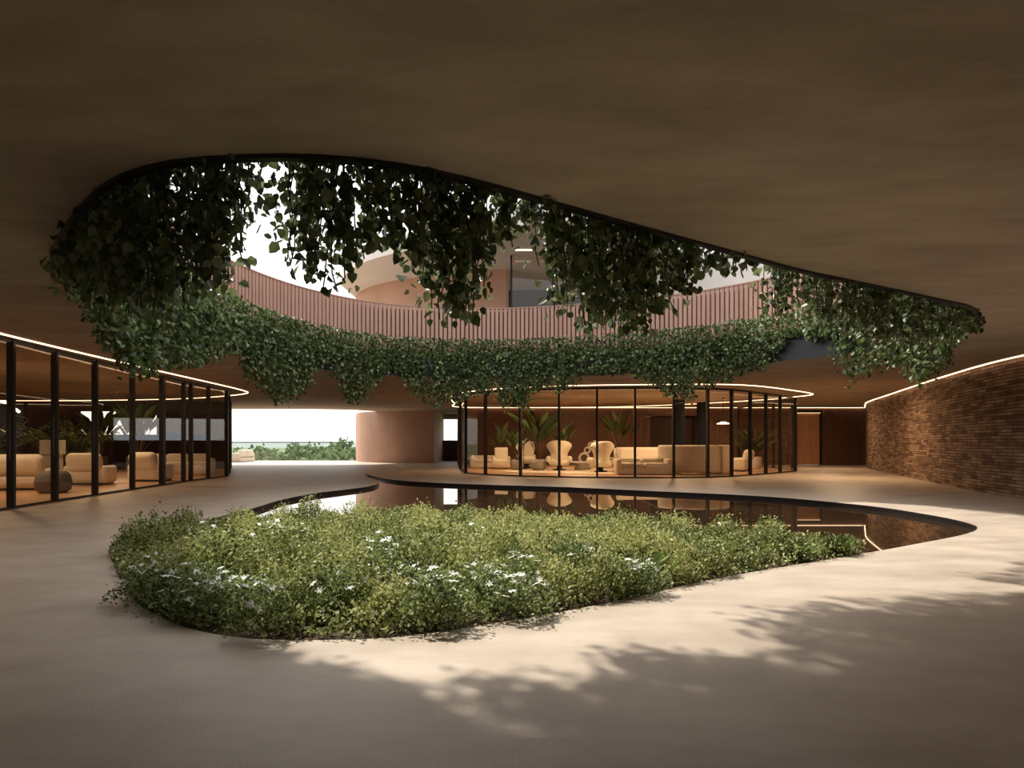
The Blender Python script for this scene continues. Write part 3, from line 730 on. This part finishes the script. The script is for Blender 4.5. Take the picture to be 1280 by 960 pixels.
# ------------------------------------------------------------------ potted plants
def pot_mesh(name, kind, r, h, m, parent):
    b = bmesh.new()
    if kind == 'bowl': pr = [(0, 0), (r*.62, 0), (r*.95, h*.3), (r, h*.6), (r*.86, h), (r*.78, h), (r*.8, h*.86), (0, h*.86)]
    elif kind == 'drum': pr = [(0, 0), (r*.9, 0), (r, h*.12), (r, h*.88), (r*.93, h), (r*.84, h), (r*.84, h*.9), (0, h*.9)]
    else: pr = [(0, 0), (r*.75, 0), (r, h), (r*.9, h), (r*.88, h*.92), (0, h*.92)]
    lathe(b, pr, 28); po = bm_obj(name, b, m, parent, True)
    b = bmesh.new(); rr = r*{'bowl': .79, 'drum': .83, 'cone': .87}[kind]; lathe(b, [(0, h*.86), (rr, h*.86), (rr*.9, h*.90), (0, h*.91)], 20); bm_obj('potting_soil', b, M['soil'], po, True); return po
def plant(label, x, y, hgt, spread, kind='fan', pot=('bowl', .35, .5, 'stone_pot'), seed=0, cat='plant', nlf=16, name='potted_plant'):
    rp = np.random.RandomState(seed); o = thing(name, label, cat, (x, y, .021))
    ph = 0
    if pot: pot_mesh('pot', pot[0], pot[1], pot[2], M[pot[3]], o); ph = pot[2]*.88
    st = bmesh.new(); P_ = []; A_ = []; N_ = []; S_ = []
    nlf = int(nlf*(1.7 if kind == 'fan' else 1.3))
    for j in range(nlf):
        a = j*2.4+rp.rand(); el = rp.uniform(.15, .95); L = (hgt-ph)*rp.uniform(.55, 1.0)
        top = Vector((math.cos(a)*spread*el*.5, math.sin(a)*spread*el*.5, ph+L*.62)); b0 = Vector((math.cos(a)*.05, math.sin(a)*.05, ph))
        mid = b0.lerp(top, .5)+Vector((0, 0, L*.08))
        tube(st, [b0, mid, top], [.018, .014, .008], 5, False)
        if kind == 'fan':
            P_.append(top); dr = Vector((math.cos(a)*el*1.1, math.sin(a)*el*1.1, 1.0)).normalized(); A_.append(dr); N_.append((-math.cos(a), -math.sin(a), el)); S_.append(L*.55)
        else:
            for q in range(14):
                t = q/13; c = b0.lerp(top, .35+.65*t)+Vector((math.cos(a)*t*t*spread*.3, math.sin(a)*t*t*spread*.3, 0))
                for s_ in (-1, 1):
                    P_.append(c); A_.append((math.cos(a+s_*1.1)*.9, math.sin(a+s_*1.1)*.9, .25-.5*t)); N_.append((0, 0, 1)); S_.append(.34*(1-.5*t)*hgt/2)
    k = len(P_); shp = LEAF*np.array([.40, 1, 1]) if kind == 'fan' else SLIM*np.array([.7, 1, 1])
    leaf_mesh('foliage', np.array(P_), np.array(A_, float)+rp.normal(0, .06, (k, 3)), np.array(N_, float), np.array(S_), M['palm'], o, shp)
    bm_obj('stems', st, M['bark'], o)
    return o
Z = .021
# far lounge
plant('small fan leaved plant on a slim trunk at the left of the far lounge', at(627, 29), 29.5, 2.0, 1.1, 'fan', ('cone', .26, .5, 'whitepot'), 1, nlf=12)
plant('tall leafy plant in a round stone bowl, left of the two pool side bowls', at(646, 27.2), 27.2, 1.9, .9, 'fan', ('bowl', .29, .45, 'stone_pot'), 2, nlf=9)
plant('tallest leafy plant in a round stone bowl in the middle of the far lounge', at(673, 27), 27, 2.6, 1.3, 'fan', ('bowl', .34, .47, 'stone_pot'), 3, nlf=22)
plant('slender plant against the walnut wall behind the armchairs', at(706, 31.5), 31.5, 2.2, .7, 'fan', ('cone', .25, .5, 'whitepot'), 4, nlf=9)
plant('fan shaped plant behind the sculptural armchair in front of the walnut wall', at(774, 31), 31, 2.65, 1.5, 'fan', ('cone', .28, .9, 'whitepot'), 5, nlf=14)
plant('tall palm in a pale square edged pot at the right of the far lounge', at(942, 28.2), 28.2, 2.85, 1.5, 'palm', ('drum', .33, .55, 'whitepot'), 6, nlf=15)
# left lounge
plant('big palm behind the cream armchair in the left lounge', -13.9, 19.9, 2.8, 2.1, 'palm', ('drum', .35, .5, 'darkpot'), 7, nlf=17)
plant('palm at the far left of the left lounge beside the pouf', -14.2, 17.3, 2.8, 2.0, 'palm', ('drum', .35, .5, 'darkpot'), 8, nlf=16)
plant('broad leaved plant in front of the ribbon window', -15.0, 25.6, 2.75, 1.4, 'fan', ('drum', .38, .6, 'darkpot'), 9, nlf=18)
plant('fan leaved plant standing at the left side of the ribbon window', -17.7, 27.4, 2.6, 1.4, 'fan', ('drum', .35, .6, 'darkpot'), 10, nlf=16)
plant('tall palm close to the left glass wall at the picture edge', -11.9, 12.9, 2.6, 1.9, 'palm', ('drum', .33, .5, 'darkpot'), 12, nlf=14)

# ------------------------------------------------------------------ furniture
def sub(o, lv=1):
    m = o.modifiers.new('subdivision', 'SUBSURF'); m.levels = lv; m.render_levels = lv
    return o
def pillow_box(name, x0, x1, y0, y1, z0, z1, r, m, parent, Mx=None):
    b = bmesh.new(); box(b, x0, x1, y0, y1, z0, z1, Mx, bev=min(r, .49*min(x1-x0, y1-y0, z1-z0)), seg=5); return bm_obj(name, b, m, parent, True)
def puffy_chair(label, x, y, rz, w=1.3, group=None):
    """low rounded lounge chair: fat base cushion, leaning back roll, side rolls"""
    o = thing('lounge_chair', label, 'armchair', (x, y, Z), rz, group)
    pillow_box('seat', -w/2, w/2, -.46, .42, .04, .46, .17, M['boucle'], o)
    b = bmesh.new(); Mx = Matrix.Translation((0, -.36, .40)) @ Matrix.Rotation(math.radians(14), 4, 'X')
    vs = box(b, -w*.44, w*.44, -.15, .15, -.02, .50, Mx, bev=.145, seg=5); bm_obj('backrest', b, M['boucle'], o, True)
    for s_ in (-1, 1): pillow_box('armrest', s_*w*.46-.11, s_*w*.46+.09, -.42, .3, .05, .54, .11, M['boucle'], o)
    b = bmesh.new(); box(b, -w*.4, w*.4, -.36, .34, 0, .06); bm_obj('plinth', b, M['metal'], o)
    return o
puffy_chair('plump cream armchair with its back to the glass, beside the dark pouf', -11.75, 17.9, .15, 1.0)
puffy_chair('plump cream armchair behind the second glass bay of the left lounge, right of the first', -10.95, 19.5, -.1, .95)
puffy_chair('cream armchair at the left picture edge behind the glass', -12.35, 16.0, .3, 1.6)
def pouf(label, x, y, r, h, m='stone_pot'):
    o = thing('pouf', label, 'pouf', (x, y, Z)); b = bmesh.new()
    lathe(b, [(0, 0), (r*.7, 0), (r*.95, h*.15), (r, h*.45), (r*.93, h*.8), (r*.7, h*.98), (0, h)], 28); bm_obj('cushion', b, M[m], o, True)
    b = bmesh.new(); lathe(b, [(r*.955, h*.5-.012), (r*1.015, h*.5-.012), (r*1.015, h*.5+.012), (r*.955, h*.5+.012)], 28); bm_obj('piping', b, M[m], o, True)
pouf('round grey pouf behind the left glass wall', -10.75, 15.0, .37, .52, 'darkfab')
# pedestals with square boxes
def pedestal(label, x, y, hs, w, rz=0):
    o = thing('pedestal', label, 'pedestal', (x, y, Z), rz); z = 0
    for k, h_ in enumerate(hs):
        ww = w*(1 if k % 2 == 0 else .8); b = bmesh.new(); box(b, -ww/2, ww/2, -ww/2, ww/2, z, z+h_, bev=.02, seg=2); bm_obj('block', b, M['stone_pot'], o); z += h_
pedestal('stacked stone block pedestal beside the grey pouf', -12.7, 17.7, (.42, .42, .4), .46, .2)
pedestal('stone pedestal behind the cream armchairs near the ribbon window', -14.6, 22.0, (.6, .6), .7, .1)
# long low sofa at back of left lounge
def bench_sofa(label, x, y, rz, L, m='boucle', hb=.75, cat='sofa', name='sofa', nc=3):
    o = thing(name, label, cat, (x, y, Z if y < 37 else 0), rz)
    b = bmesh.new(); box(b, -L/2, L/2, -.42, .42, .001, .26, bev=.05, seg=3); bm_obj('base', b, M[m], o, True)
    for k in range(nc):
        w = (L-.3)/nc; xa = -L/2+.15+k*w
        pillow_box('seat_cushion', xa+.01, xa+w-.01, -.24, .43, .25, .43, .07, M[m], o)
        pillow_box('back_cushion', xa+.01, xa+w-.01, -.40, -.20, .30, hb, .08, M[m], o)
    for s_ in (-1, 1): pillow_box('armrest', s_*(L/2-.08)-.10, s_*(L/2-.08)+.10, -.42, .42, .06, .58, .09, M[m], o)
    return o
bench_sofa('long cream sofa at the back of the left lounge near the glass corner', -12.7, 24.2, PI+.3, 2.6)
bench_sofa('white outdoor sofa in the sun on the terrace', at(300, 39.5), 39.6, PI*.5, 2.3, nc=2)
pouf('small cream pouf at the glass corner of the left lounge', -11.1, 23.0, .35, .38, 'boucle')

# wing armchairs of the far lounge
def wing_chair(label, x, y, rz, s_=1.0, back='boucle'):
    o = thing('wing_chair', label, 'armchair', (x, y, Z), rz); o.scale = (s_,)*3
    b = bmesh.new(); lathe(b, [(0, 0), (.26, 0), (.27, .04), (.10, .08), (.10, .22), (0, .22)], 24); bm_obj('pedestal_base', b, M['metal'], o, True)
    b = bmesh.new(); lathe(b, [(0, .20), (.30, .20), (.42, .26), (.44, .36), (.40, .46), (.28, .50), (0, .51)], 28, sx=1, sy=.95); bm_obj('seat', b, M['boucle'], o, True)
    # backrest: curved shell, waisted, with spread wings on top
    b = bmesh.new(); rows = []
    zs = [.30, .42, .55, .68, .80, .92, 1.04, 1.14, 1.20]; ws = [.36, .37, .34, .33, .40, .49, .52, .48, .36]
    for th_ in (0, 1):
        grid = []
        for z, w in zip(zs, ws):
            row = []
            for k in range(13):
                u = -1+k/6; e = (1-abs(u)**3)*.5+.5
                xx = u*w; dy = .30*abs(u)**2.2*(1 if z > .6 else 1.2)-(.02 if th_ == 0 else -.11*e)
                row.append(b.verts.new((xx, -.38-(z-.3)*.10+dy, z-(.05*abs(u)**4 if z > 1.0 else 0))))
            grid.append(row)
        rows.append(grid)
    for g in rows:
        for A, B in zip(g, g[1:]):
            for k in range(12): b.faces.new((A[k], A[k+1], B[k+1], B[k]))
    for A, B in ((rows[0][0], rows[1][0]), (rows[0][-1], rows[1][-1])):
        for k in range(12): b.faces.new((A[k], A[k+1], B[k+1], B[k]))
    for e in (0, 12):
        for i in range(len(zs)-1): b.faces.new((rows[0][i][e], rows[0][i+1][e], rows[1][i+1][e], rows[1][i][e]))
    sub(bm_obj('backrest', b, M[back], o, True), 1)
    for s2 in (-1, 1): pillow_box('armrest', s2*.42-.09, s2*.42+.09, -.30, .28, .32, .58, .085, M['boucle'], o)
    return o
wing_chair('cream wing armchair between the two stone plant bowls', at(658, 29.5), 29.5, PI+.1, 1.05)
wing_chair('cream wing armchair turned away from the pool, right of the tallest plant', at(699, 26.8), 26.8, -.1, 1.05, 'boucle')
wing_chair('cream wing armchair on the right of the pair, by the ring sculpture', at(751, 25.3), 25.3, .25, 1.02)
b_ = bench_sofa('low cream sofa at the left end of the far lounge', at(607, 29.5), 29.5, PI, 1.35, hb=.58, nc=2)
def cube_chair(label, x, y, rz):
    o = thing('box_armchair', label, 'armchair', (x, y, Z), rz)
    pillow_box('seat', -.33, .33, -.3, .36, .06, .42, .08, M['boucle'], o); pillow_box('backrest', -.30, .30, -.40, -.22, .08, .95, .07, M['boucle'], o)
    for s_ in (-1, 1): pillow_box('armrest', s_*.34-.07, s_*.34+.07, -.38, .34, .06, .56, .065, M['boucle'], o)
cube_chair('small square backed cream chair left of the stone bowls', at(627.5, 30.8), 28.4, PI)
# low tables
def table(label, x, y, r, h, m='whitepot'):
    o = thing('coffee_table', label, 'coffee table', (x, y, Z)); b = bmesh.new(); lathe(b, [(0, h-.05), (r*.97, h-.05), (r, h-.03), (r, h-.01), (r*.98, h), (0, h)], 32); bm_obj('table_top', b, M[m], o, True)
    b = bmesh.new(); lathe(b, [(0, 0), (r*.5, 0), (r*.42, h*.5), (r*.5, h-.05), (0, h-.05)], 24); bm_obj('base', b, M[m], o, True)
table('round pale coffee table between the wing armchairs', at(727, 27), 27.2, .6, .36)
table('low round pale table left of the big sofa', at(781, 25.6), 25.6, .42, .42)
table('low drum table before the cream wing armchair behind the bowls', at(676, 29.8), 28.6, .4, .4)
# ring sculpture of linked discs
o = thing('ring_sculpture', 'arched openwork sculpture of pale rings beside the right wing armchair', 'sculpture', (at(731, 27.6), 27.9, Z))
b = bmesh.new()
def torus(b, c, R_, r, rot=0, n=22, m=8):
    rg_ = []
    for i in range(n):
        a = 2*PI*i/n; rg_.append([b.verts.new((c[0]+(R_+r*math.cos(2*PI*j/m))*math.cos(a)*math.cos(rot), c[1]+r*math.sin(2*PI*j/m)+(R_)*math.cos(a)*math.sin(rot), c[2]+(R_+r*math.cos(2*PI*j/m))*math.sin(a))) for j in range(m)])
    for i in range(n):
        for j in range(m): b.faces.new((rg_[i][j], rg_[i][(j+1) % m], rg_[(i+1) % n][(j+1) % m], rg_[(i+1) % n][j]))
torus(b, (0, 0, .50), .20, .05); bm_obj('ring', b, M['whitepot'], o, True)
for cx, cz, r_ in ((.14, .84, .12), (.30, 1.05, .11), (.48, 1.13, .10), (-.16, .22, .13), (.12, .2, .12)):
    b = bmesh.new(); torus(b, (cx, 0, cz), r_, .035); bm_obj('ring', b, M['whitepot'], o, True)
b = bmesh.new(); lathe(b, [(0, 0), (.3, 0), (.3, .06), (0, .06)], 24); bm_obj('base', b, M['darkpot'], o)

# great curved sofa
def curved_sofa(label, cx, cy, R_, a0, a1, hb=.92, rug=False):
    o = thing('curved_sofa', label, 'sofa', (cx, cy, Z))
    n = max(8, int((a1-a0)*R_/.12)); path = [(R_*math.cos(a0+(a1-a0)*k/n), R_*math.sin(a0+(a1-a0)*k/n)) for k in range(n+1)]
    def rounded(u0, u1, z0, z1, r):
        pr = []
        for cu, cz, s0 in ((u1-r, z0+r, -PI/2), (u1-r, z1-r, 0), (u0+r, z1-r, PI/2), (u0+r, z0+r, PI)):
            for q in range(5): a = s0+q*PI/8; pr.append((cu+r*math.cos(a), cz+r*math.sin(a)))
        return pr
    b = bmesh.new(); sweep(b, path, rounded(-.95, .0, .05, .30, .05)); bm_obj('base', b, M['boucle'], o, True)
    b = bmesh.new(); sweep(b, path, rounded(-1.0, -.22, .29, .50, .08)); bm_obj('seat_cushion', b, M['boucle'], o, True)
    b = bmesh.new(); sweep(b, path, rounded(-.30, .06, .06, hb, .11)); bm_obj('backrest', b, M['boucle'], o, True)
    return o
# facing the pool (backrest away), the hook nearest the glass shows its back
curved_sofa('great cream curved sofa of the far lounge, long part facing the pool', at(812, 25.0), 22.6, 4.0, PI*.30, PI*.585, .98)
curved_sofa('rounded cream sofa turning its tall back to the glass before the dark column', at(868, 24.2), 24.9, 1.55, PI*1.16, PI*1.98, 1.08)
bench_sofa('deep cream daybed in front of the great curved sofa behind the middle glass bays', at(803, 23.6), 23.6, PI, 2.0, hb=.60, nc=2)
for (px_, Y_, z_, w_, lb) in ((792, 24.6, .52, .5, 'cream cushion at the left end of the great curved sofa'), (826, 25.4, .54, .5, 'cream cushion in the middle of the great curved sofa')):
    pass
# arc wall of taupe behind
o = puffy_chair('rounded taupe lounge chair right of the big sofa by the tall palm', at(930, 25.6), 26.3, 1.0, 1.0)

# rugs
b = bmesh.new(); lathe(b, [(0, 0), (3.0, 0), (3.0, .012), (0, .012)], 48, sx=1.35, sy=.8); r_ = bm_obj('rug', b, M['rug']); r_.location = (3.6, 26.2, .021); tag(r_, 'oval cream rug under the far lounge seating', 'rug')
b = bmesh.new(); lathe(b, [(0, 0), (2.6, 0), (2.6, .012), (0, .012)], 48, sx=.9, sy=1.2); r_ = bm_obj('rug', b, M['rug']); r_.location = (-13.6, 19.0, .021); tag(r_, 'cream rug under the left lounge seating', 'rug')

# columns
for px_, Y_, lb in ((849.5, 27.6, 'left of the two dark blue grey columns behind the big sofa'), (877, 29.2, 'right of the two dark blue grey columns behind the big sofa')):
    b = bmesh.new(); lathe(b, [(0, 0), (.22, 0), (.22, ZC-.03), (0, ZC-.03)], 28); c = bm_obj('column', b, M['column'], None, False); c.location = (at(px_, Y_), Y_, Z); tag(c, lb, 'column')
# lamps
def pendant(label, x, y, z, r):
    o = thing('pendant_lamp', label, 'lamp', (x, y, ZC-.002)); b = bmesh.new(); tube(b, [(0, 0, 0), (0, 0, z-ZC+.05)], .01, 6); bm_obj('cord', b, M['metal'], o)
    b = bmesh.new(); lathe(b, [(0, z-ZC+.06), (r*.3, z-ZC+.05), (r, z-ZC-.02), (r, z-ZC-.035), (0, z-ZC-.035)], 24); bm_obj('lamp_shade', b, M['lamp'], o, True)
    b = bmesh.new(); lathe(b, [(0, -.03), (.05, -.03), (.05, 0), (0, 0)], 16); bm_obj('canopy', b, M['metal'], o)
pendant('flat glowing pendant lamp over the right end of the big sofa', at(904, 26.5), 26.5, 2.0, .26)
o = thing('arc_lamp', 'tall floor lamp with a white arched shade between the plants of the far lounge', 'lamp', (at(655, 28), 28.4, Z))
b = bmesh.new(); tube(b, [(0, 0, 0), (0, 0, 1.5), (.06, 0, 1.85), (.22, 0, 1.98)], .014, 8); bm_obj('pole', b, M['metal'], o)
b = bmesh.new(); lathe(b, [(0, 0), (.16, 0), (.16, .03), (0, .03)], 20); bm_obj('base', b, M['metal'], o)
b = bmesh.new(); tube(b, [(.0, 0, 2.04), (.12, 0, 2.06), (.26, 0, 2.0), (.38, 0, 1.84)], [.03, .07, .08, .05], 10); bm_obj('lamp_shade', b, M['lamp'], o, True)
o = thing('arc_lamp', 'arching floor lamp with a glowing bowed shade at the far left behind the glass', 'lamp', (-13.2, 15.2, Z))
b = bmesh.new(); tube(b, [(0, 0, 0), (0, 0, 1.3), (.1, 0, 1.8)], .014, 8); bm_obj('pole', b, M['metal'], o)
b = bmesh.new(); lathe(b, [(0, 0), (.18, 0), (.18, .03), (0, .03)], 20); bm_obj('base', b, M['metal'], o)
b = bmesh.new(); tube(b, [(.1, 0, 1.8), (.4, 0, 2.12), (.8, 0, 2.2), (1.2, 0, 2.12), (1.5, 0, 1.9)], .03, 10); bm_obj('lamp_shade', b, M['lamp'], o, True)
# white stepping light on the paving beyond the pool tip
o = thing('floor_light', 'small pale disc on the paving beyond the narrow tip of the pool', 'floor light', tuple(spot(501, 585, 0)))
b = bmesh.new(); lathe(b, [(0, 0.001), (.22, 0.001), (.22, .05), (.18, .06), (0, .06)], 24); bm_obj('cover', b, M['pale'], o, True)

# ------------------------------------------------------------------ trees beyond
def tree(label, x, y, z, hgt, rad, seed):
    rp = np.random.RandomState(seed); o = thing('tree', label, 'tree', (x, y, z), 0, 'trees beyond the terrace railing'); n = 1500
    P_ = rp.normal(0, 1, (n, 3)); P_ /= np.linalg.norm(P_, axis=1, keepdims=True); P_ *= (.55+.45*rp.rand(n, 1)); lump = 1+.2*np.sin(P_[:, :1]*5+seed)+.15*np.sin(P_[:, 1:2]*7)
    P_ = P_*lump*np.array([rad, rad, hgt*.36])+np.array([0, 0, hgt*.64])
    leaf_mesh('foliage', P_, rp.normal(0, 1, (n, 3)), rp.normal(0, 1, (n, 3)), rp.uniform(.5, 1.0, n)*rad*.24, M['tree'], o)
    b = bmesh.new(); tube(b, [(0, 0, 0), (.1, 0, hgt*.3), (0, .1, hgt*.7)], [.25, .2, .08], 7); bm_obj('trunk', b, M['bark'], o)
    return o
t0 = None; rt = np.random.RandomState(8)
tp = [(296, 80, 8.4), (331, 72, 8.5), (366, 76, 8.9), (401, 70, 9.2), (437, 74, 9.6), (312, 100, 8.6), (350, 104, 8.8), (388, 108, 9.4), (424, 104, 9.8), (300, 135, 8.7), (335, 140, 9.0), (372, 145, 9.2), (408, 140, 9.8), (560, 90, 9.0), (570, 130, 9.4)]
for i, (px_, Y_, h_) in enumerate(tp):
    lb = 'rounded green treetop in the valley beyond the terrace railing'
    if i < 3: o = tree(lb, at(px_, Y_), Y_, -8.9, h_, h_*.36, 30+i); protos.setdefault('t', []).append(o)
    else:
        o = dup(protos['t'][i % 3], (at(px_, Y_), Y_, -8.9), rt.rand()*6, lb, 'trees beyond the terrace railing', scale=h_/8.6)
